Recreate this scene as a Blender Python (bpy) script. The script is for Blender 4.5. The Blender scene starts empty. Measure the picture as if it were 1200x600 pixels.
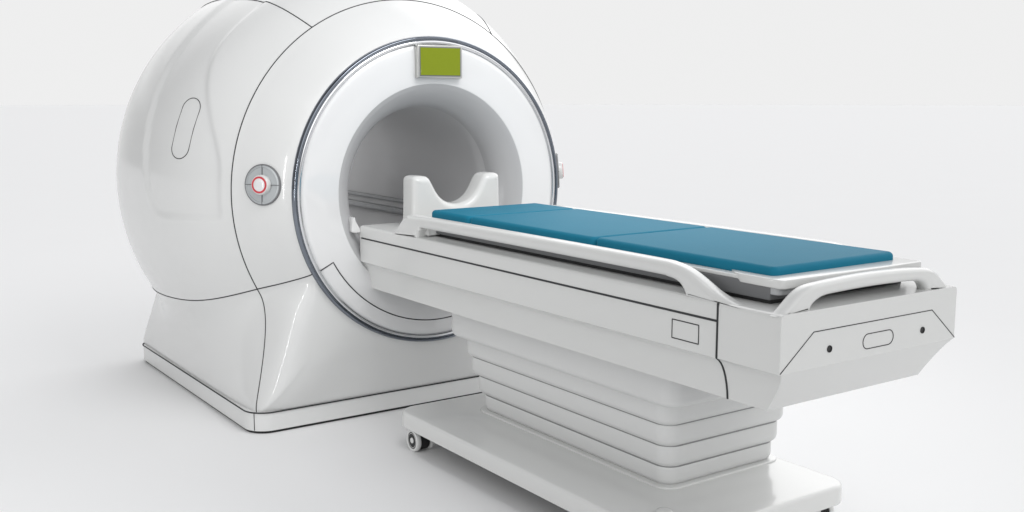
import bpy, bmesh, math
from mathutils import Vector, Matrix
from mathutils.bvhtree import BVHTree
from mathutils.geometry import tessellate_polygon

S = bpy.context.scene
C = S.collection
PI = math.pi
ZC = 0.7912                       # height of the bore axis (x = 0, runs along y)

# ------------------------------------------------------------------ materials
def mat(name, col, rough=0.3, metal=0.0, coat=0.0, spec=0.5, bump=0.0, bscale=300.0, mottle=0.0, mscale=4.0, rvar=0.0):
    m = bpy.data.materials.new(name); m.use_nodes = True
    nt = m.node_tree; b = nt.nodes['Principled BSDF']
    b.inputs['Base Color'].default_value = (*col, 1)
    b.inputs['Roughness'].default_value = rough
    b.inputs['Metallic'].default_value = metal
    b.inputs['Coat Weight'].default_value = coat
    b.inputs['Coat Roughness'].default_value = 0.03
    b.inputs['Specular IOR Level'].default_value = spec
    tc = nt.nodes.new('ShaderNodeTexCoord')
    if mottle or rvar:
        n = nt.nodes.new('ShaderNodeTexNoise'); n.inputs['Scale'].default_value = mscale; n.inputs['Detail'].default_value = 5
        nt.links.new(tc.outputs['Object'], n.inputs['Vector'])
        if mottle:
            r = nt.nodes.new('ShaderNodeMapRange')
            r.inputs['To Min'].default_value = 1 - mottle; r.inputs['To Max'].default_value = 1 + mottle
            nt.links.new(n.outputs['Fac'], r.inputs['Value'])
            mx = nt.nodes.new('ShaderNodeVectorMath'); mx.operation = 'SCALE'
            mx.inputs[0].default_value = col
            nt.links.new(r.outputs['Result'], mx.inputs['Scale'])
            nt.links.new(mx.outputs['Vector'], b.inputs['Base Color'])
        if rvar:
            r = nt.nodes.new('ShaderNodeMapRange')
            r.inputs['To Min'].default_value = max(0, rough - rvar); r.inputs['To Max'].default_value = rough + rvar
            nt.links.new(n.outputs['Fac'], r.inputs['Value'])
            nt.links.new(r.outputs['Result'], b.inputs['Roughness'])
    if bump:
        n = nt.nodes.new('ShaderNodeTexNoise'); n.inputs['Scale'].default_value = bscale; n.inputs['Detail'].default_value = 3
        bp = nt.nodes.new('ShaderNodeBump'); bp.inputs['Strength'].default_value = bump; bp.inputs['Distance'].default_value = 0.002
        nt.links.new(tc.outputs['Object'], n.inputs['Vector'])
        nt.links.new(n.outputs['Fac'], bp.inputs['Height']); nt.links.new(bp.outputs['Normal'], b.inputs['Normal'])
    return m

M = {}
M['shell'] = mat('white_gloss_plastic', (.69, .695, .69), .18, spec=.2, coat=.38)
M['panel'] = mat('white_polished_panel', (.74, .745, .75), .10, coat=1.0)
M['table'] = mat('white_table_plastic', (.66, .665, .655), .24, coat=.2)
M['cart'] = mat('pale_grey_lacquer', (.70, .705, .695), .24, coat=.35)
M['fold_shade'] = mat('shaded_bellows_fold', (.26, .263, .265), .6)
M['bellows'] = mat('pale_grey_rubber', (.69, .695, .69), .40)
M['bore'] = mat('grey_bore_lining', (.60, .60, .605), .38, mottle=.02)
M['flare'] = mat('shade_toned_bore_mouth', (.47, .473, .48), .3)  # white mouth greyed: the inner wall's shade is put into its colour
M['line'] = mat('dark_seam_gasket', (.022, .024, .026), .6)
M['dark'] = mat('dark_grey_plastic', (.15, .153, .158), .45)
M['black'] = mat('black_rubber', (.015, .015, .016), .5)
M['midgrey'] = mat('mid_grey_plastic', (.42, .43, .44), .4)
M['chrome_dark_refl'] = mat('reflection_toned_chrome', (.21, .23, .265), .06, metal=1.0)  # dark base colour stands in for dark surroundings mirrored in chrome
M['chrome'] = mat('bright_chrome', (.75, .76, .78), .08, metal=1.0)
M['steel'] = mat('satin_steel', (.52, .52, .50), .3, metal=.7)
M['blue'] = mat('blue_vinyl', (.011, .175, .275), .6, spec=.12, bump=.12, bscale=900, mottle=.05, mscale=6)
M['green'] = mat('green_display_glass', (.20, .25, .007), .10)
M['red'] = mat('red_enamel', (.55, .045, .06), .3)
M['dial'] = mat('silver_dial', (.42, .44, .45), .3, metal=.35)
M['floor'] = mat('white_studio_floor', (.878, .878, .878), .8, spec=.2, mottle=.006, mscale=1.5)

# ------------------------------------------------------------------ object helpers
def sstep(a, b, x):
    t = max(0, min(1, (x - a) / (b - a))); return t * t * (3 - 2 * t)

def link(name, me, m, parent=None, smooth=True, label=None):
    o = bpy.data.objects.new(name, me); C.objects.link(o)
    if m is not None:
        me.materials.clear(); me.materials.append(m)
    if smooth:
        for p in me.polygons: p.use_smooth = True
    if parent is not None: o.parent = parent
    if label: o['label'] = label
    return o

def from_bm(name, bm, m, parent=None, smooth=True, sharp=None, label=None):
    bmesh.ops.recalc_face_normals(bm, faces=bm.faces[:])
    me = bpy.data.meshes.new(name); bm.to_mesh(me); bm.free()
    o = link(name, me, m, parent, smooth, label)
    if sharp is not None: me.set_sharp_from_angle(angle=math.radians(sharp))
    return o

def thing(name, label, cat, loc=(0, 0, 0)):
    o = bpy.data.objects.new(name, None); C.objects.link(o)
    o.location = loc; o.empty_display_size = .2
    o['label'] = label; o['category'] = cat
    return o

def tube_bm(pts, r, closed=False, seg=8, bm=None, caps=True):
    bm = bm or bmesh.new()
    pts = [Vector(p) for p in pts]; n = len(pts); rings = []
    up = None
    for i, p in enumerate(pts):
        a = pts[(i - 1) % n] if (closed or i > 0) else p
        b = pts[(i + 1) % n] if (closed or i < n - 1) else p
        t = (b - a).normalized()
        if up is None:
            up = Vector((0, 0, 1)) if abs(t.z) < .9 else Vector((1, 0, 0))
        u = (up - t * up.dot(t))
        if u.length < 1e-6: u = t.orthogonal()
        u.normalize(); up = u; v = t.cross(u)
        rings.append([bm.verts.new(p + (u * math.cos(2 * PI * k / seg) + v * math.sin(2 * PI * k / seg)) * r) for k in range(seg)])
    m = n if closed else n - 1
    for i in range(m):
        A, B = rings[i], rings[(i + 1) % n]
        if closed and i == n - 1:   # best twist match
            s = min(range(seg), key=lambda s: (A[0].co - B[s].co).length); B = B[s:] + B[:s]
        for k in range(seg): bm.faces.new((A[k], A[(k + 1) % seg], B[(k + 1) % seg], B[k]))
    if not closed and caps:
        bm.faces.new(rings[0][::-1]); bm.faces.new(rings[-1])
    return bm

def box_bm(x0, x1, y0, y1, z0, z1, bev=0.0, seg=3, bm=None):
    t = bmesh.new()
    bmesh.ops.create_cube(t, size=1)
    for v in t.verts:
        v.co = Vector(((x0 + x1) / 2 + v.co.x * (x1 - x0), (y0 + y1) / 2 + v.co.y * (y1 - y0), (z0 + z1) / 2 + v.co.z * (z1 - z0)))
    if bev: bmesh.ops.bevel(t, geom=t.edges[:], offset=bev, segments=seg, profile=.5, affect='EDGES')
    return join(bm, t)

def join(bm, t):
    if bm is None: return t
    me = bpy.data.meshes.new('tmp'); t.to_mesh(me); t.free(); bm.from_mesh(me); bpy.data.meshes.remove(me)
    return bm

def rrect(x0, x1, y0, y1, r, n=8):
    out = []
    for cx, cy, a0 in ((x1 - r, y1 - r, 0), (x0 + r, y1 - r, 90), (x0 + r, y0 + r, 180), (x1 - r, y0 + r, 270)):
        for i in range(n + 1):
            a = math.radians(a0 + 90 * i / n); out.append((cx + r * math.cos(a), cy + r * math.sin(a)))
    return out

def loft_bm(sections, cap0=True, cap1=True, bm=None):
    """sections: list of closed vertex loops (same count)"""
    bm = bm or bmesh.new()
    R = [[bm.verts.new(p) for p in s] for s in sections]
    n = len(R[0])
    for a, b in zip(R[:-1], R[1:]):
        for k in range(n): bm.faces.new((a[k], a[(k + 1) % n], b[(k + 1) % n], b[k]))
    if cap0: bm.faces.new(R[0][::-1])
    if cap1: bm.faces.new(R[-1])
    return bm

def slab_bm(x0, x1, y0, y1, z0, z1, r, top=0.0, bot=0.0, n=8, k=5):
    """rounded-corner slab; its rim is rounded by top / bot"""
    secs = []
    def sec(ins, z): secs.append([(x, y, z) for x, y in rrect(x0 + ins, x1 - ins, y0 + ins, y1 - ins, max(r - ins, .001), n)])
    if bot:
        for i in range(k): a = PI / 2 * i / k; sec(bot * (1 - math.sin(a)), z0 + bot * (1 - math.cos(a)))
    sec(0, z0 + bot)
    sec(0, z1 - top)
    if top:
        for i in range(1, k + 1): a = PI / 2 * i / k; sec(top * (1 - math.cos(a)), z1 - top * (1 - math.sin(a)))
    return loft_bm(secs)

def smooth_path(pts, closed=False, sub=6):
    """Catmull-Rom through the points"""
    pts = [Vector(p) for p in pts]; n = len(pts); out = []
    m = n if closed else n - 1
    for i in range(m):
        g = (lambda j: pts[j % n]) if closed else (lambda j: pts[max(0, min(n - 1, j))])
        p0, p1, p2, p3 = g(i - 1), g(i), g(i + 1), g(i + 2)
        for s in range(sub):
            t = s / sub
            out.append(.5 * ((2 * p1) + (p2 - p0) * t + (2 * p0 - 5 * p1 + 4 * p2 - p3) * t * t + (3 * p1 - p0 - 3 * p2 + p3) * t ** 3))
    if not closed: out.append(pts[-1])
    return out

def outline_bm(pts, place, d0, d1, bev, seg=4):
    """2-D outline extruded from depth d0 to d1, its two rims rounded by bev; place(u, v, d) -> point"""
    pts = [Vector((p[0], p[1])) for p in pts]
    area = sum(a.x * b.y - b.x * a.y for a, b in zip(pts, pts[1:] + pts[:1]))
    if area < 0: pts.reverse()
    n = len(pts)
    nor = []
    for i in range(n):
        a = (pts[i] - pts[i - 1]).normalized(); b = (pts[(i + 1) % n] - pts[i]).normalized()
        t = (a + b); t = t.normalized() if t.length > 1e-6 else a
        nor.append(Vector((-t.y, t.x)))
    o0 = place(0, 0, 0); ex = (place(1, 0, 0) - o0); ey = (place(0, 1, 0) - o0)
    bm = bmesh.new(); secs = []
    def sec(ins, d): secs.append([bm.verts.new(place(p.x + q.x * ins, p.y + q.y * ins, d)) for p, q in zip(pts, nor)])
    for i in range(seg + 1): a = PI / 2 * i / seg; sec(bev * (1 - math.sin(a)), d0 + bev * (1 - math.cos(a)))
    for i in range(seg + 1): a = PI / 2 * (1 - i / seg); sec(bev * (1 - math.sin(a)), d1 - bev * (1 - math.cos(a)))
    for A, B in zip(secs[:-1], secs[1:]):
        for k in range(n): bm.faces.new((A[k], A[(k + 1) % n], B[(k + 1) % n], B[k]))
    for sct in (secs[0], secs[-1]):
        for t in tessellate_polygon([[Vector((v.co.dot(ex), v.co.dot(ey), 0)) for v in sct]]):
            bm.faces.new([sct[i] for i in t])
    return bm

def revolve_bm(prof, n=128, a0=0.0, a1=360.0, bm=None):
    """prof: (y, r) pairs about the bore axis"""
    bm = bm or bmesh.new(); full = abs(a1 - a0 - 360) < 1e-6
    R = []
    for y, r in prof:
        cnt = n if full else n + 1
        R.append([bm.verts.new((r * math.cos(math.radians(a0 + (a1 - a0) * i / n)), y, ZC + r * math.sin(math.radians(a0 + (a1 - a0) * i / n)))) for i in range(cnt)])
    for A, B in zip(R[:-1], R[1:]):
        for i in range(n if full else n):
            j = (i + 1) % n if full else i + 1
            bm.faces.new((A[i], A[j], B[j], B[i]))
    return bm

def pol(r, th, y): return Vector((r * math.cos(math.radians(th)), y, ZC + r * math.sin(math.radians(th))))

# ------------------------------------------------------------------ setting
fl = bmesh.new()
bmesh.ops.create_circle(fl, cap_ends=True, segments=128, radius=160)
o = from_bm('floor', fl, M['floor'], smooth=False); o['kind'] = 'structure'

# ================================================================== THE SCANNER
scanner = thing('mri_scanner', 'large glossy white round scanner gantry with grey bore and green display above it', 'medical scanner', (0, .7, 0))
OFF = Matrix.Translation((0, -.7, 0))
def adopt(o, parent=None):
    """parent keeps world coordinates: scanner's Empty stands at y = .7"""
    o.parent = parent or scanner
    return o
def spart(name, bm, m, parent=None, **kw):
    if parent is None:
        bmesh.ops.translate(bm, verts=bm.verts[:], vec=(0, -.7, 0))
        return from_bm(name, bm, m, scanner, **kw)
    bmesh.ops.translate(bm, verts=bm.verts[:], vec=(0, -.7, 0))
    return from_bm(name, bm, m, parent, **kw)

# --- housing: one control cage over the round body and the flared pedestal, subdivided, then cut into its panels
front = [(.004, .541), (.014, .556), (.052, .588), (.12, .636), (.165, .663), (.19, .6795)]
back = [(.215, .697), (.26, .726), (.34, .772), (.45, .812), (.58, .834), (.72, .843), (.86, .845), (1.0, .837), (1.1, .816), (1.2, .780), (1.29, .735), (1.36, .69), (1.395, .66), (1.41, .62), (1.41, .50), (1.40, .37)]
KS = len(front) - 1
prof = front + back
NK = len(prof)
TS = 29.0                                       # the split between upper and lower covers, degrees below the axis
def tsplit(y): return TS + 4.0 * max(0, min(1, (y - .2) / 1.0)) ** 1.5
ups = [i / 18 for i in range(19)]               # right half, split -> top
ztb = .060                                      # foot of the pedestal, inside the plinth
def bez(p0, p1, p2, p3, t):
    s = 1 - t
    return p0 * (s ** 3) + p1 * (3 * s * s * t) + p2 * (3 * s * t * t) + p3 * (t ** 3)
def side_curve(k, t):
    """left lower side, from the split down to the foot, at profile ring k"""
    y, r = prof[k]
    a = math.radians(180 + tsplit(y))
    P0 = Vector((r * math.cos(a), y, ZC + r * math.sin(a)))
    yn = max(0, min(1, (y - .19) / (1.36 - .19)))
    yb = .085 + yn * (1.345 - .085)
    xb = -(.672 + .013 * min(1, yn * 12))
    dr = .055 + .085 * math.sin(PI * yn) - .022 * yn
    P3 = Vector((xb, yb, ztb))
    P1 = P0 + Vector((.52 * dr, (yb - y) * .12, -.86 * dr))
    P2 = P1.lerp(P3, .30); P2.y = y + (yb - y) * .6
    return bez(P0, P1, P2, P3, t)
TT = [.07, .15, .25, .38, .54, .72, .88, 1.0]
BX = [-.655, -.615, -.54, -.42, -.28, -.14, 0.0]
def lower_cols():
    """list of columns (list of NK points) from left split (exclusive) to the bottom centre (inclusive)"""
    cols = []
    for t in TT:
        c = []
        O = side_curve(KS, t); th = math.atan2(O.z - ZC, O.x)
        for k in range(KS + 1):
            y, r = prof[k]; v = (r - front[0][1]) / (front[KS][1] - front[0][1])
            yv = (y - front[0][0]) / (front[KS][0] - front[0][0])
            Rr = math.hypot(O.x, O.z - ZC); rr = front[0][1] + (Rr - front[0][1]) * v
            c.append(Vector((rr * math.cos(th), front[0][0] + (O.y - front[0][0]) * yv ** (1 + 5.5 * sstep(.05, .75, t)), ZC + rr * math.sin(th))))
        for k in range(KS + 1, NK):
            y, r = prof[k]
            if y > 1.37 or k >= NK - 4:
                P = side_curve(NK - 5, t); f = [.06, .25, .6, .9][k - (NK - 4)]
                q = Vector((prof[k][1] * math.cos(th), 1.40, ZC + prof[k][1] * math.sin(th)))
                P = P.lerp(q, f); P.y = 1.36 + .045 * min(1, f * 4)
                c.append(P)
            else: c.append(side_curve(k, t))
        cols.append(c)
    for x in BX:
        # rounded front corner of the foot, then the straight front edge
        yo = .053 + (.022 if x < -.64 else .006 if x < -.6 else 0)
        O = Vector((x, yo, ztb)); th = math.atan2(O.z - ZC, O.x); Rr = math.hypot(O.x, O.z - ZC)
        c = []
        for k in range(KS + 1):
            y, r = prof[k]; v = (r - front[0][1]) / (front[KS][1] - front[0][1])
            yv = (y - front[0][0]) / (front[KS][0] - front[0][0])
            rr = front[0][1] + (Rr - front[0][1]) * v
            c.append(Vector((rr * math.cos(th), front[0][0] + (O.y - front[0][0]) * yv ** (1.1 + 4.0 * sstep(.40, .67, -x)), ZC + rr * math.sin(th))))
        for k in range(KS + 1, NK):
            if k >= NK - 4:
                f = [.06, .25, .6, .9][k - (NK - 4)]
                P = Vector((x, 1.36, ztb)).lerp(Vector((prof[k][1] * math.cos(th), 1.40, ZC + prof[k][1] * math.sin(th))), f); P.y = 1.36 + .045 * min(1, f * 4)
                c.append(P)
            else:
                y = prof[k][0]; yn = (y - .19) / (1.36 - .19)
                c.append(Vector((x, .06 + yn * (1.355 - .06), ztb - .02)))
        cols.append(c)
    return cols
def upper_col(s):
    """s: 0 at the left split, 1 at the top"""
    c = []
    for y, r in prof:
        ts = tsplit(y) if y < 1.37 else tsplit(1.36)
        a = 180 + ts - (90 + ts) * s
        # hold the cover joint at 60 degrees from the side (30 from the top)
        c.append(Vector((r * math.cos(math.radians(a)), y, ZC + r * math.sin(math.radians(a)))))
    return c
SJ = 13 / 18
cols = []
left_low = lower_cols()                          # split -> bottom centre
left_up = [upper_col(s) for s in ups]            # left split -> top
mir = lambda col: [Vector((-p.x, p.y, p.z)) for p in col]
half = list(reversed(left_low)) + left_up        # bottom centre -> left side -> top
allc = half + [mir(c) for c in reversed(half[1:-1])]
tags = []                                        # per column interval on the left half
nl = len(left_low)
bm = bmesh.new()
V = [[bm.verts.new(p) for p in c] for c in allc]
NC = len(V)
JT = nl + 13                                     # joint column between side cover and top cover (left)
for j in range(NC):
    jj = j if j < len(half) - 1 else (NC - 1 - j)   # mirrored interval index
    leftside = j < len(half) - 1
    for k in range(NK - 1):
        f = bm.faces.new((V[j][k], V[j][k + 1], V[(j + 1) % NC][k + 1], V[(j + 1) % NC][k]))
        low = jj < nl
        if low: t = 0 if k < KS else (1 if leftside else 2)
        elif k < KS: t = 3
        elif jj >= JT: t = 4
        else: t = 5 if leftside else 6
        f.material_index = t
bmesh.ops.recalc_face_normals(bm, faces=bm.faces[:])
me = bpy.data.meshes.new('cage'); bm.to_mesh(me); bm.free()
for i in range(7): me.materials.append(M['shell'])
cage = bpy.data.objects.new('cage', me); C.objects.link(cage)
md = cage.modifiers.new('s', 'SUBSURF'); md.levels = 3; md.render_levels = 3; md.boundary_smooth = 'PRESERVE_CORNERS'
dg = bpy.context.evaluated_depsgraph_get()
dense = bpy.data.meshes.new_from_object(cage.evaluated_get(dg))
bpy.data.objects.remove(cage, do_unlink=True)

db = bmesh.new(); db.from_mesh(dense); bpy.data.meshes.remove(dense)
# the long shallow moulded recess on each side cover
for v in db.verts:
    x, y, z = v.co
    if abs(x) < .2 or y < .2 or y > .9: continue
    th = math.degrees(math.atan2(z - ZC, abs(x)))
    if th < -14 or th > 80: continue
    yc = .445 + .0026 * (th - 10) ; hw = .185 + .0 * th
    # front edge swings back towards the top, rear edge as seen on the cover
    fe = .235 + (.20 * sstep(6, 42, th)); re = .645 + .05 * sstep(0, 25, th)
    r_in = min(sstep(fe - .016, fe + .016, y), 1 - sstep(re - .03, re + .03, y))
    lo = -6 + 18 * max(0, (y - .50) / .16) ** 3 if y > .5 else -6
    m = r_in * sstep(lo - 1.2, lo + 1.8, th) * (1 - sstep(60, 78, th))
    if m > 0:
        d = Vector((x, 0, z - ZC)).normalized()
        v.co -= d * (.009 * m)
bvh = BVHTree.FromBMesh(db)
def on_shell(y, th, lift=0.0):
    d = Vector((math.cos(math.radians(th)), 0, math.sin(math.radians(th))))
    h = bvh.ray_cast(Vector((0, y, ZC)) + d * 1.6, -d)
    return h[0] + h[1] * lift if h[0] else Vector((0, y, ZC)) + d * .7

# seams between panels, chained into polylines
def chains(edges):
    adj = {}
    for e in edges:
        a, b = e.verts; adj.setdefault(a, []).append(b); adj.setdefault(b, []).append(a)
    out = []; used = set()
    def walk(s):
        path = [s]; cur = s; prev = None
        while True:
            nx = [n for n in adj[cur] if frozenset((cur, n)) not in used]
            if not nx: break
            n = nx[0]; used.add(frozenset((cur, n))); path.append(n); cur = n
            if len(adj[cur]) != 2: break
        return path
    for v in [v for v in adj if len(adj[v]) != 2]:
        while any(frozenset((v, n)) not in used for n in adj[v]): out.append(walk(v))
    for v in adj:
        if any(frozenset((v, n)) not in used for n in adj[v]): out.append(walk(v))
    return out
pairs = {}
for e in db.edges:
    if len(e.link_faces) == 2:
        a, b = e.link_faces[0].material_index, e.link_faces[1].material_index
        if a != b: pairs.setdefault((min(a, b), max(a, b)), []).append(e)
seam_lines = {}
for pr, es in pairs.items():
    seam_lines[pr] = [[v.co.copy() for v in c] for c in chains(es)]
def seam_r(pr): return .0021
names = {0: 'front_skirt', 1: 'side_skirt', 2: 'side_skirt', 3: 'front_cover', 4: 'top_cover', 5: 'side_cover', 6: 'side_cover'}
P = {}
for i in range(7):
    nb = db.copy()
    bmesh.ops.delete(nb, geom=[f for f in nb.faces if f.material_index != i], context='FACES')
    for f in nb.faces: f.material_index = 0
    P[i] = spart(names[i], nb, M['shell'])
db.free()
owner = {}
for pr, lines in seam_lines.items():
    for ln in lines:
        if max(p.z for p in ln) < .07 : continue
        keep = [p for p in ln if p.z > .066]
        if len(keep) < 3: continue
        spart('seam_gasket', tube_bm(keep, seam_r(pr), seg=6), M['line'], P[pr[1]])

# --- plinth
pl = slab_bm(-.687, .687, .046, 1.364, .010, .0735, .078, top=.004, n=10, k=3)
plinth = spart('plinth', pl, M['shell'], sharp=50)
pf = rrect(-.6885, .6885, .0445, 1.3655, .0795, 10)
spart('seam_gasket', tube_bm([(x, y, .0735) for x, y in pf], .0026, True, 6), M['line'], plinth)
spart('foot_gap', slab_bm(-.680, .680, .053, 1.357, .0005, .012, .07), M['black'], plinth)
for sx in (-1, 1):
    cx, cy = sx * (.687 - .078), .046 + .078; a = math.radians(38)
    px, py = cx + sx * .0782 * math.cos(a), cy - .0782 * math.sin(a)
    spart('seam_gasket', tube_bm([(px, py, .012), (px, py, .0735)], .0014, seg=6), M['line'], plinth)

# --- trim ring round the front panel
ring = [(.03, .5425), (.004, .5428), (-.006, .5415), (-.011, .539), (-.0125, .5355), (-.0105, .5315), (-.006, .529)]
trim = spart('trim_ring', revolve_bm(ring, 160), M['chrome_dark_refl'])
ring2 = [(-.004, .530), (-.009, .5265), (-.0105, .521), (-.009, .5158), (-.002, .5142), (.01, .514)]
spart('inner_trim', revolve_bm(ring2, 160), M['chrome'], trim)

# --- front panel with its flared bore mouth
R0, R1, FD = .377, .298, .125
pp = [(.012, .5148), (-.003, .5142), (-.0052, .512)]
pp += [(-.0056 - .004 * math.sin(PI * i / 8), .512 - (.512 - R0 - .01) * i / 8) for i in range(1, 8)]
FE = 2.3
pp += [(-.0054, R0 + .004), (-.0044, R0 + .0008), (.004, R0 + .0004)]
pf_ = [(-.0042, R0 + .0006)]
for i in range(1, 21):
    f = i / 20
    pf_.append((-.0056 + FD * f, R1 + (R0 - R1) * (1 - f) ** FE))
panel = spart('front_panel', revolve_bm(pp, 160), M['panel'])
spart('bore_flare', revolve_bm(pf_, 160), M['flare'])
arc = [pol(.4615, 180 + 28.3 + (123.4) * i / 90, -.0093) for i in range(91)]
d0 = [pol(.5135 - .052 * i / 5, 180 + 28.3, -.0062 - .0031 * i / 5) for i in range(5)]
d1 = [pol(.4615 + .052 * i / 5, 180 + 151.7, -.0093 + .0031 * i / 5) for i in range(1, 6)]
spart('seam_gasket', tube_bm(d0 + arc + d1, .0021, seg=6), M['line'], panel)

# --- bore
lin = spart('bore_lining', revolve_bm([(FD - .0056, R1 + .0001), (.3, R1), (.8, R1), (1.40, R1), (1.40, .375)], 128), M['bore'])
for sx in (-1, 1):
    for z, w, h in ((.684, .012, .016), (.6445, .022, .022)):
        xr = math.sqrt(R1 ** 2 - (z - ZC) ** 2)
        x0, x1 = sorted((sx * (xr - w), sx * (xr + .02)))
        spart('guide_rail', box_bm(x0, x1, .16, 1.39, z - h / 2, z + h / 2, .005, 2), M['midgrey'], lin, sharp=60)
# curled lip that bridges table and bore
for sx in (-1, 1):
    pts = [(.300, .668), (.331, .668), (.331, .69), (.329, .706), (.325, .717), (.322, .719), (.319, .716), (.316, .704), (.308, .690)]
    spart('bore_lip', outline_bm(smooth_path([(p[0], p[1], 0) for p in pts], True, 4), lambda u, v, d, s=sx: Vector((s * u, d, v)), -.006, .035, .003), M['shell'], panel)

# --- display
disp = spart('display', box_bm(-.082, .099, -.030, -.0065, 1.188, 1.302, .004, 3), M['steel'], sharp=50)
spart('display_bezel', box_bm(-.0745, .0915, -.0315, -.0285, 1.1945, 1.2955, .001, 2), M['dark'], disp, smooth=False)
spart('screen', box_bm(-.0715, .0885, -.0325, -.0305, 1.198, 1.292, .0008, 2), M['green'], disp, smooth=False)

# --- round control dials on both flanks of the front cover
def dial(sx):
    th = 4.3 if sx < 0 else 4.3
    a = 180 - th if sx < 0 else th
    d = Vector((math.cos(math.radians(a)), 0, math.sin(math.radians(a))))
    h = bvh.ray_cast(Vector((0, .085, ZC)) + d * 1.6, -d)
    p = h[0] - Vector((0, .7, 0)); n = h[1]
    if n.dot(d) < 0: n = -n
    zax = n.normalized(); xax = Vector((0, 0, 1)).cross(zax).normalized(); yax = zax.cross(xax)
    T = Matrix((xax, yax, zax)).transposed().to_4x4(); T.translation = p
    def lathe(pr, name, m, par, seg=56):
        b = bmesh.new(); R = [[b.verts.new((r * math.cos(2 * PI * i / seg), r * math.sin(2 * PI * i / seg), z)) for i in range(seg)] for r, z in pr]
        for A, B in zip(R[:-1], R[1:]):
            for i in range(seg): b.faces.new((A[i], A[(i + 1) % seg], B[(i + 1) % seg], B[i]))
        b.faces.new(R[-1])
        b.transform(T)
        return from_bm(name, b, m, par, sharp=40)
    base = lathe([(.0685, -.012), (.0685, .0025), (.066, .004), (.0645, .004)], 'control_dial', M['dark'], scanner)
    lathe([(.0642, -.01), (.0642, .0048), (.062, .0062), (.058, .0062), (.0565, .0045), (.03, .0045)], 'dial_plate', M['dial'], base)
    for q in range(4):
        b = bmesh.new(); c, s_ = math.cos(q * PI / 2), math.sin(q * PI / 2)
        box_bm(.03, .0645, -.0014, .0014, .003, .0068, .0004, 1, bm=b)
        b.transform(T @ Matrix.Rotation(q * PI / 2, 4, 'Z')); from_bm('dial_mark', b, M['dark'], base, smooth=False)
    kb = lathe([(.0335, .002), (.033, .018), (.0305, .0215), (.026, .022)], 'knob', M['table'], base)
    lathe([(.0280, .018), (.0276, .0236), (.0216, .0236), (.0212, .022)], 'knob_ring', M['red'], kb)
    lathe([(.0220, .020), (.0216, .0230), (.019, .0242), (.01, .0246)], 'knob_cap', M['panel'], kb)
dial(-1); dial(1)

# --- pill-shaped service hatch outlined on each side cover
for sx in (-1, 1):
    pts = []
    for i in range(64):
        a = 2 * PI * i / 64
        cth, cyy = math.cos(a), math.sin(a)
        # stadium: straight flanks, round ends
        L = 5.0
        th = 16.8 + (L if math.sin(a) > 0 else -L) * (1 if abs(math.sin(a)) > 1e-6 else 0) + 2.9 * math.sin(a)
        y = .414 + .046 * math.cos(a)
        y += -.004 * (th - 16.8) / 8
        pts.append(on_shell(y, (180 - th) if sx < 0 else th, .0002))
    spart('hatch_outline', tube_bm(pts, .0015, True, 6), M['line'], P[5] if sx < 0 else P[6])

# ================================================================== THE TABLE
table = thing('patient_table', 'long white patient table with a blue mattress on a stepped column and wheeled base', 'patient table', (.05, -.95, 0))
TV = Vector((.05, -.95, 0))
def tpart(name, bm, m, parent=None, **kw):
    bmesh.ops.translate(bm, verts=bm.verts[:], vec=-TV)
    return from_bm(name, bm, m, parent or table, **kw)

ZT, ZS, ZB, YE, YE2, YS = .6894, .5664, .4702, -1.8584, -1.7946, -1.6826
W, WI = .30, .262
def half_section():
    pts = [(W - .010, ZT), (W - .006, ZT - .0008), (W - .0028, ZT - .0028), (W - .0008, ZT - .006), (W, ZT - .010), (W, ZS)]
    for i in range(1, 9):
        a = PI / 2 * i / 8                       # concave cove
        f = math.sin(a) * .78 + .22 * (i / 8); g = (1 - math.cos(a)) * .78 + .22 * (i / 8)
        pts.append((W - (W - WI) * f, ZS - (ZS - ZB) * g))
    return pts
hs = half_section()
def end_y(z): return YE + (0 if z >= ZS else (YE2 - YE) * ((ZS - z) / (ZS - ZB)))
def tsec(yf):
    R = [(x, z) for x, z in hs]
    loop = [(-x, z) for x, z in R] + [(x, z) for x, z in reversed(R)]
    return [(x, yf(z), z) for x, z in loop]
ys = [(lambda z: .0), (lambda z: YS)]
body = tpart('table_body', loft_bm([tsec(f) for f in ys]), M['table'], sharp=25)
cb = loft_bm([tsec(lambda z: YS - .0005), tsec(lambda z: end_y(z) + .0016), [(x * (1 - .0015 / .3), y, z) for x, y, z in tsec(end_y)]], cap1=False)
cb.verts.ensure_lookup_table(); n_ = len(tsec(end_y)); L_ = cb.verts[-n_:]; h_ = n_ // 2
for i in range(h_ - 1):                          # the end face, strip by strip down to its sloping lower part
    cb.faces.new((L_[i], L_[i + 1], L_[n_ - 2 - i], L_[n_ - 1 - i]))
cap = tpart('end_cap', cb, M['table'], sharp=25)
# seam round the end cap and the groove along each flank
half_line = [(-W - .0003, YS, ZT - .002)] + [(-x - .0004, YS, z) for x, z in hs[4:]]
tpart('seam_gasket', tube_bm(half_line, .0026, seg=6), M['line'], cap)
tpart('seam_gasket', tube_bm([(-x, y, z) for x, y, z in half_line], .0021, seg=6), M['line'], cap)
for sx in (-1, 1):
    tpart('side_groove', tube_bm([(sx * W, -.012, .6479), (sx * W, YS, .6479)], .0027, seg=6), M['line'], body)
    # small square cover outlined on the flank
    sq = [(sx * (W + .0002), y, z) for y, z in ((-1.543, .629), (-1.627, .629), (-1.627, .5865), (-1.543, .5865))]
    b = bmesh.new()
    for a, c in zip(sq, sq[1:] + sq[:1]): tube_bm([a, c], .0013, seg=6, bm=b)
    tpart('cover_outline', b, M['line'], body)
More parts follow.
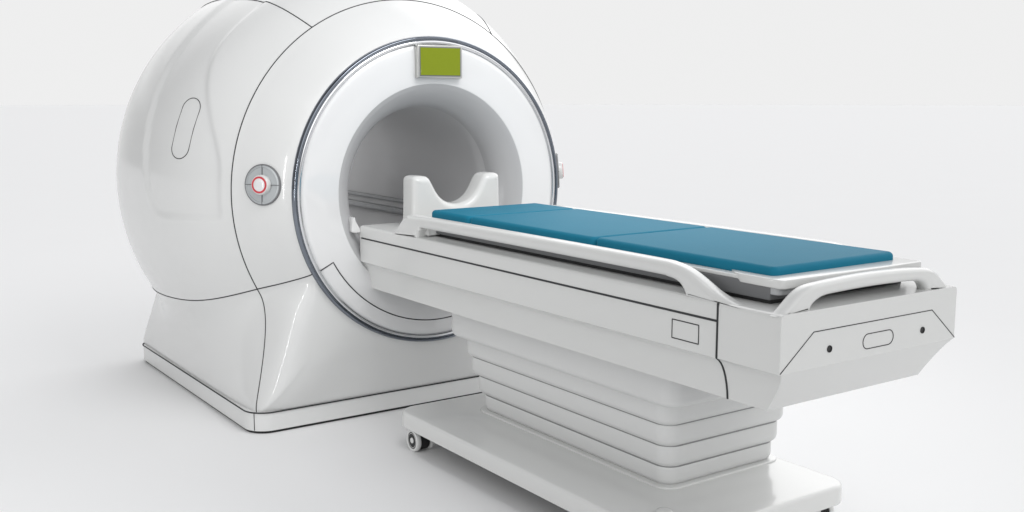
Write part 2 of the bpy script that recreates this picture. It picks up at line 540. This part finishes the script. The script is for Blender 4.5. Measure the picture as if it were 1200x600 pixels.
# end face: trapezoid outline, two screw holes and a pill outline
yf = YE - .0002
tpart('panel_outline', tube_bm([(-.2995, yf, ZS + .002), (-.201, yf, .6435), (.206, yf, .6435), (.2995, yf, ZS + .002)], .0011, seg=6), M['line'], cap)
pl_ = []
for cx, a0 in ((.050, -90), (-.022, 90)):
    for i in range(13):
        a = math.radians(a0 + 180 * i / 12); pl_.append((cx + .0165 * math.cos(a), yf, .6005 + .0165 * math.sin(a)))
tpart('button_outline', tube_bm(pl_, .0011, True, 6), M['line'], cap)
for x in (-.149, .173):
    b = bmesh.new(); n = 24
    R = [[b.verts.new((x + r * math.cos(2 * PI * i / n), y, .601 + r * math.sin(2 * PI * i / n))) for i in range(n)] for r, y in ((.0076, YE + .002), (.0076, YE - .0018), (.0064, YE - .0018), (.0060, YE - .0003))]
    for A, B in zip(R[:-1], R[1:]):
        for i in range(n): b.faces.new((A[i], A[(i + 1) % n], B[(i + 1) % n], B[i]))
    b.faces.new(R[-1])
    tpart('screw_hole', b, M['black'], cap, sharp=40)

# deck and carriage
tpart('carriage', box_bm(-.238, .238, -1.770, -.335, ZT + .010, .7335, .003, 2), M['dark'], smooth=False)
tpart('carriage_slide', box_bm(-.225, .225, -1.76, -.345, ZT - .002, ZT + .011, 0), M['black'], smooth=False)
tpart('carriage_tray', slab_bm(-.236, .236, -1.793, -1.655, .7125, .7285, .015, top=.002, bot=.002), M['midgrey'], sharp=60)
tpart('tray', slab_bm(-.236, .236, -1.800, -.318, .7330, .742, .018, top=.003, bot=.003), M['table'], sharp=60)
# the wider tray flange round the foot end
fo = [(-.212, -1.635), (-.232, -1.665), (-.240, -1.69), (-.241, -1.795), (-.232, -1.806), (.232, -1.806), (.241, -1.795), (.240, -1.69), (.232, -1.665), (.212, -1.635)]
tpart('tray_flange', outline_bm(fo, lambda u, v, d: Vector((u, v, d)), .7275, .7465, .003), M['table'], sharp=50)

# mattress in three cushions
for i, (a, b_) in enumerate(((-1.755, -1.1535), (-1.1485, -.5535), (-.5485, -.322))):
    t = slab_bm(-.211, .208, a, b_, .7405, .7655, .016, top=.012, bot=.004, n=6, k=6)
    bmesh.ops.triangulate(t, faces=[f for f in t.faces if len(f.verts) > 4])
    tpart('cushion', t, M['blue'])

# side rails
out = [(-.215, .684), (-.232, .692), (-.262, .716), (-.288, .738), (-.315, .750), (-.36, .7545), (-.7, .7565), (-1.1, .7575), (-1.46, .757), (-1.53, .754), (-1.575, .745), (-1.615, .729), (-1.66, .708), (-1.705, .694), (-1.75, .687), (-1.77, .682)]
inn = [(-1.578, .682), (-1.573, .693), (-1.562, .706), (-1.545, .7155), (-1.515, .7205), (-1.46, .7225), (-1.1, .7225), (-.7, .7215), (-.43, .7195), (-.405, .717), (-.391, .707), (-.386, .684)]
po = smooth_path([(a, b_, 0) for a, b_ in out], False, 4) + smooth_path([(a, b_, 0) for a, b_ in inn], False, 4)
for sx in (-1, 1):
    d0, d1 = sorted((sx * .2985, sx * .256))
    tpart('side_rail', outline_bm(po, lambda u, v, d: Vector((d, u, v)), d0, d1, .014, 6), M['table'], sharp=50)
    tpart('rail_bracket', box_bm(*sorted((sx * .205, sx * .268)), -.404, -.384, .694, .728, .003, 2), M['table'], smooth=False)
# end rail
out = [(-.302, .684), (-.286, .693), (-.262, .710), (-.236, .728), (-.208, .738), (-.16, .7425), (-.08, .746), (.0, .7475), (.08, .746), (.15, .743), (.20, .738), (.228, .728), (.252, .710), (.272, .694), (.285, .684)]
inn = [(.196, .684), (.190, .697), (.176, .708), (.15, .714), (.08, .7165), (.0, .7175), (-.08, .7165), (-.15, .714), (-.178, .708), (-.198, .697), (-.206, .684)]
po = smooth_path([(a, b_, 0) for a, b_ in out], False, 4) + smooth_path([(a, b_, 0) for a, b_ in inn], False, 4)
tpart('end_rail', outline_bm(po, lambda u, v, d: Vector((u, d, v)), -1.853, -1.818, .012, 6), M['table'], sharp=50)

# head rest
hr = [(-.197, .684), (-.190, .72), (-.187, .80), (-.186, .845), (-.180, .857), (-.166, .8615), (-.135, .8605), (-.118, .853), (-.105, .835), (-.085, .803), (-.06, .779), (-.03, .766), (0, .762)]
hr = [(x * .935, z) for x, z in hr]
hr = hr + [(-x, z) for x, z in reversed(hr[:-1])]
hp = smooth_path([(a, b_, 0) for a, b_ in hr], False, 4)
tpart('head_rest', outline_bm(hp, lambda u, v, d: Vector((u - .008, d, v)), -.172, -.08, .024, 8), M['table'], sharp=60)

# ---------------- column of nested steps
lay = [  # x0, x1, yfront, yback, z0, z1
    (-.118, .300, -1.345, -.465, .127, .181),
    (-.126, .313, -1.353, -.442, .179, .240),
    (-.136, .326, -1.361, -.415, .238, .300),
    (-.147, .318, -1.371, -.405, .298, .368),
    (-.192, .285, -1.432, -.385, .366, .4708)]
colm = None
for i, (x0, x1, y0, y1, z0, z1) in enumerate(lay):
    b = slab_bm(x0, x1, y0, y1, z0, z1, .048, top=.009, bot=.020, n=10)
    tpart('column_step', b, M['bellows'], sharp=70)
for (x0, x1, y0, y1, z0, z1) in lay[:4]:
    tpart('fold_shade_strip', slab_bm(x0 + .002, x1 - .002, y0 + .002, y1 - .002, z1 - .010, z1 + .003, .046, n=10), M['fold_shade'], sharp=60)  # dark strip painting the shade under each overhanging step
tpart('bounce_blocker', slab_bm(-.25, .25, -1.77, -.02, ZB - .003, ZB - .0005, .02), M['dark'], body, smooth=False)  # added dark sheet, unseen; cuts bounce so the column top shades deeper
tpart('column_foot', slab_bm(-.130, .312, -1.357, -.453, .1245, .1300, .05, top=.004, n=10), M['cart'], sharp=70)
tpart('column_core', slab_bm(-.108, .29, -1.335, -.51, .128, .46, .04), M['black'])

# ---------------- wheeled base
cart = tpart('wheeled_base', slab_bm(-.338, .318, -1.582, -.302, .0745, .1255, .062, top=.011, bot=.004, n=10, k=6), M['cart'], sharp=70)
for x, y in ((-.226, -1.452),):
    b = bmesh.new(); n = 28
    R = [[b.verts.new((x + r * math.cos(2 * PI * i / n), y + r * math.sin(2 * PI * i / n), z)) for i in range(n)] for r, z in ((.021, .122), (.021, .129), (.019, .1315), (.013, .1325))]
    for A, B in zip(R[:-1], R[1:]):
        for i in range(n): b.faces.new((A[i], A[(i + 1) % n], B[(i + 1) % n], B[i]))
    b.faces.new(R[-1]); tpart('bolt_cap', b, M['cart'], cart, sharp=60)

tpart('bounce_blocker', slab_bm(-.325, .305, -1.57, -.314, .0715, .0742, .05), M['dark'], cart, smooth=False)  # added unseen dark sheet, soaks up floor bounce for a darker contact shadow
# casters: twin wheels, hub discs, hood and stem
def lathe_x(pr, x, y, z, s, n=36):
    b = bmesh.new(); R = [[b.verts.new((x + s * d, y + r * math.cos(2 * PI * i / n), z + r * math.sin(2 * PI * i / n))) for i in range(n)] for r, d in pr]
    for A, B in zip(R[:-1], R[1:]):
        for i in range(n): b.faces.new((A[i], A[(i + 1) % n], B[(i + 1) % n], B[i]))
    b.faces.new(R[-1]); b.faces.new(R[0][::-1])
    return b
def caster(x, y):
    root = bpy.data.objects.new('caster', None); C.objects.link(root); root.parent = table
    root.location = Vector((x, y, 0)) - TV
    for s in (-1, 1):
        wx = s * .0165
        w = from_bm('wheel', lathe_x([(.020, .001), (.0345, .001), (.0365, .004), (.0365, .013), (.0345, .0165), (.029, .0175), (.0275, .0165), (.0265, .0150)], wx, 0, .0367, s), M['cart'], root, sharp=35)
        from_bm('hub', lathe_x([(.0246, .012), (.0246, .0155), (.023, .0162), (.021, .0150), (.010, .0150), (.008, .018), (.005, .0185)], wx, 0, .0367, s), M['cart'], root, sharp=35)
        from_bm('hub_groove', lathe_x([(.0278, .008), (.0278, .0158), (.0258, .0158)], wx, 0, .0367, s), M['black'], root, sharp=35)
    b = lathe_x([(.029, -.0165), (.0325, -.0155), (.0325, .0155), (.029, .0165)], 0, 0, .0380, 1)
    for k in range(5):
        join(b, lathe_x([(.0338, -.001), (.0338, .001)], -.012 + k * .006, 0, .0380, 1))
    from_bm('hood', b, M['black'], root, sharp=35)
    b = bmesh.new(); box_bm(-.012, .012, -.012, .012, .055, .0755, .003, 2, bm=b); from_bm('stem', b, M['dark'], root, smooth=False)
for x, y in ((-.292, -.385), (.262, -.40), (.262, -1.512), (-.292, -1.512)): caster(x, y)

# ================================================================== light
w = bpy.data.worlds.new('World'); S.world = w; w.use_nodes = True
bg = w.node_tree.nodes['Background']
wt = w.node_tree
WS = 2.52; HZ = .86 / WS
tc = wt.nodes.new('ShaderNodeTexCoord'); sx_ = wt.nodes.new('ShaderNodeSeparateXYZ'); rp = wt.nodes.new('ShaderNodeValToRGB')
wt.links.new(tc.outputs['Generated'], sx_.inputs[0]); wt.links.new(sx_.outputs['Z'], rp.inputs['Fac'])
e = rp.color_ramp.elements                       # bright studio walls under a dim ceiling
e[0].position = 0.0; e[0].color = (HZ, HZ, HZ, 1)
e[1].position = 1.0; e[1].color = (.12, .125, .14, 1)
for p_, c_ in ((.15, (HZ, HZ, HZ)), (.32, (.98, .98, .98)), (.70, (.98, .98, .98)), (.86, (.14, .145, .16))):
    k_ = e.new(p_); k_.color = (*c_, 1)
# the studio is dimmer behind the scanner's left flank
def N(kind, op=None, **kw):
    n = wt.nodes.new(kind)
    if op: n.operation = op
    for k, v in kw.items(): n.inputs[int(k[1:])].default_value = v
    return n
def srange(src, a, b):
    n = wt.nodes.new('ShaderNodeMapRange'); n.interpolation_type = 'SMOOTHSTEP'
    n.inputs['From Min'].default_value = a; n.inputs['From Max'].default_value = b
    wt.links.new(src, n.inputs['Value']); return n.outputs['Result']
def mul(a, b):
    n = N('ShaderNodeMath', 'MULTIPLY'); wt.links.new(a, n.inputs[0]); wt.links.new(b, n.inputs[1]); return n.outputs[0]
def dim(f, k):
    n = N('ShaderNodeMath', 'MULTIPLY_ADD', _1=-k, _2=1.0); wt.links.new(f, n.inputs[0]); return n.outputs[0]
dt = N('ShaderNodeVectorMath', 'DOT_PRODUCT', _1=(-.8, .6, 0)); wt.links.new(tc.outputs['Generated'], dt.inputs[0])
dl = N('ShaderNodeVectorMath', 'DOT_PRODUCT', _1=(-1, 0, 0)); wt.links.new(tc.outputs['Generated'], dl.inputs[0])
high = mul(srange(dt.outputs['Value'], -.1, .7), srange(sx_.outputs['Z'], .14, .30))
low = mul(srange(dl.outputs['Value'], .02, .40), srange(sx_.outputs['Y'], -.45, .25))
df = N('ShaderNodeVectorMath', 'DOT_PRODUCT', _1=(.3, -.95, 0)); wt.links.new(tc.outputs['Generated'], df.inputs[0])
fac = mul(mul(dim(high, .60), dim(low, .70)), dim(srange(df.outputs['Value'], .05, .75), .42))
m5 = N('ShaderNodeVectorMath', 'SCALE')
wt.links.new(rp.outputs['Color'], m5.inputs[0]); wt.links.new(fac, m5.inputs['Scale'])
wt.links.new(m5.outputs['Vector'], bg.inputs['Color'])
bg.inputs['Strength'].default_value = WS
def area(name, loc, target, sx, sy, power, col=(1, 1, 1), spread=180):
    l = bpy.data.lights.new(name, 'AREA'); l.shape = 'RECTANGLE'; l.size = sx; l.size_y = sy; l.energy = power; l.color = col; l.spread = math.radians(spread)
    o = bpy.data.objects.new(name, l); C.objects.link(o); o.location = loc
    o.rotation_euler = (Vector(target) - Vector(loc)).to_track_quat('-Z', 'Y').to_euler()
    return o
area('overhead_softbox', (0, -1.4, 2.8), (0, -.1, 1.0), 1.6, .8, 9.0, spread=100)
area('strip_softbox', (-3.9, -1.0, 1.2), (-.6, .1, .4), .06, 1.5, 14)

# ================================================================== camera
cam = bpy.data.cameras.new('camera'); co = bpy.data.objects.new('camera', cam); C.objects.link(co)
cam.sensor_width = 36; cam.lens = 1254.6 / 1200 * 36; cam.clip_end = 400; cam.clip_start = .05
co.location = (-1.9454, -3.2778, 1.1227)
co.rotation_euler = (math.radians(90 - 8.4362), 0, math.radians(-34.8005))
S.camera = co
S.view_settings.view_transform = 'Standard'; S.view_settings.look = 'None'
S.view_settings.exposure = 0; S.view_settings.gamma = 1
S.cycles.max_bounces = 8
S.cycles.diffuse_bounces = 4
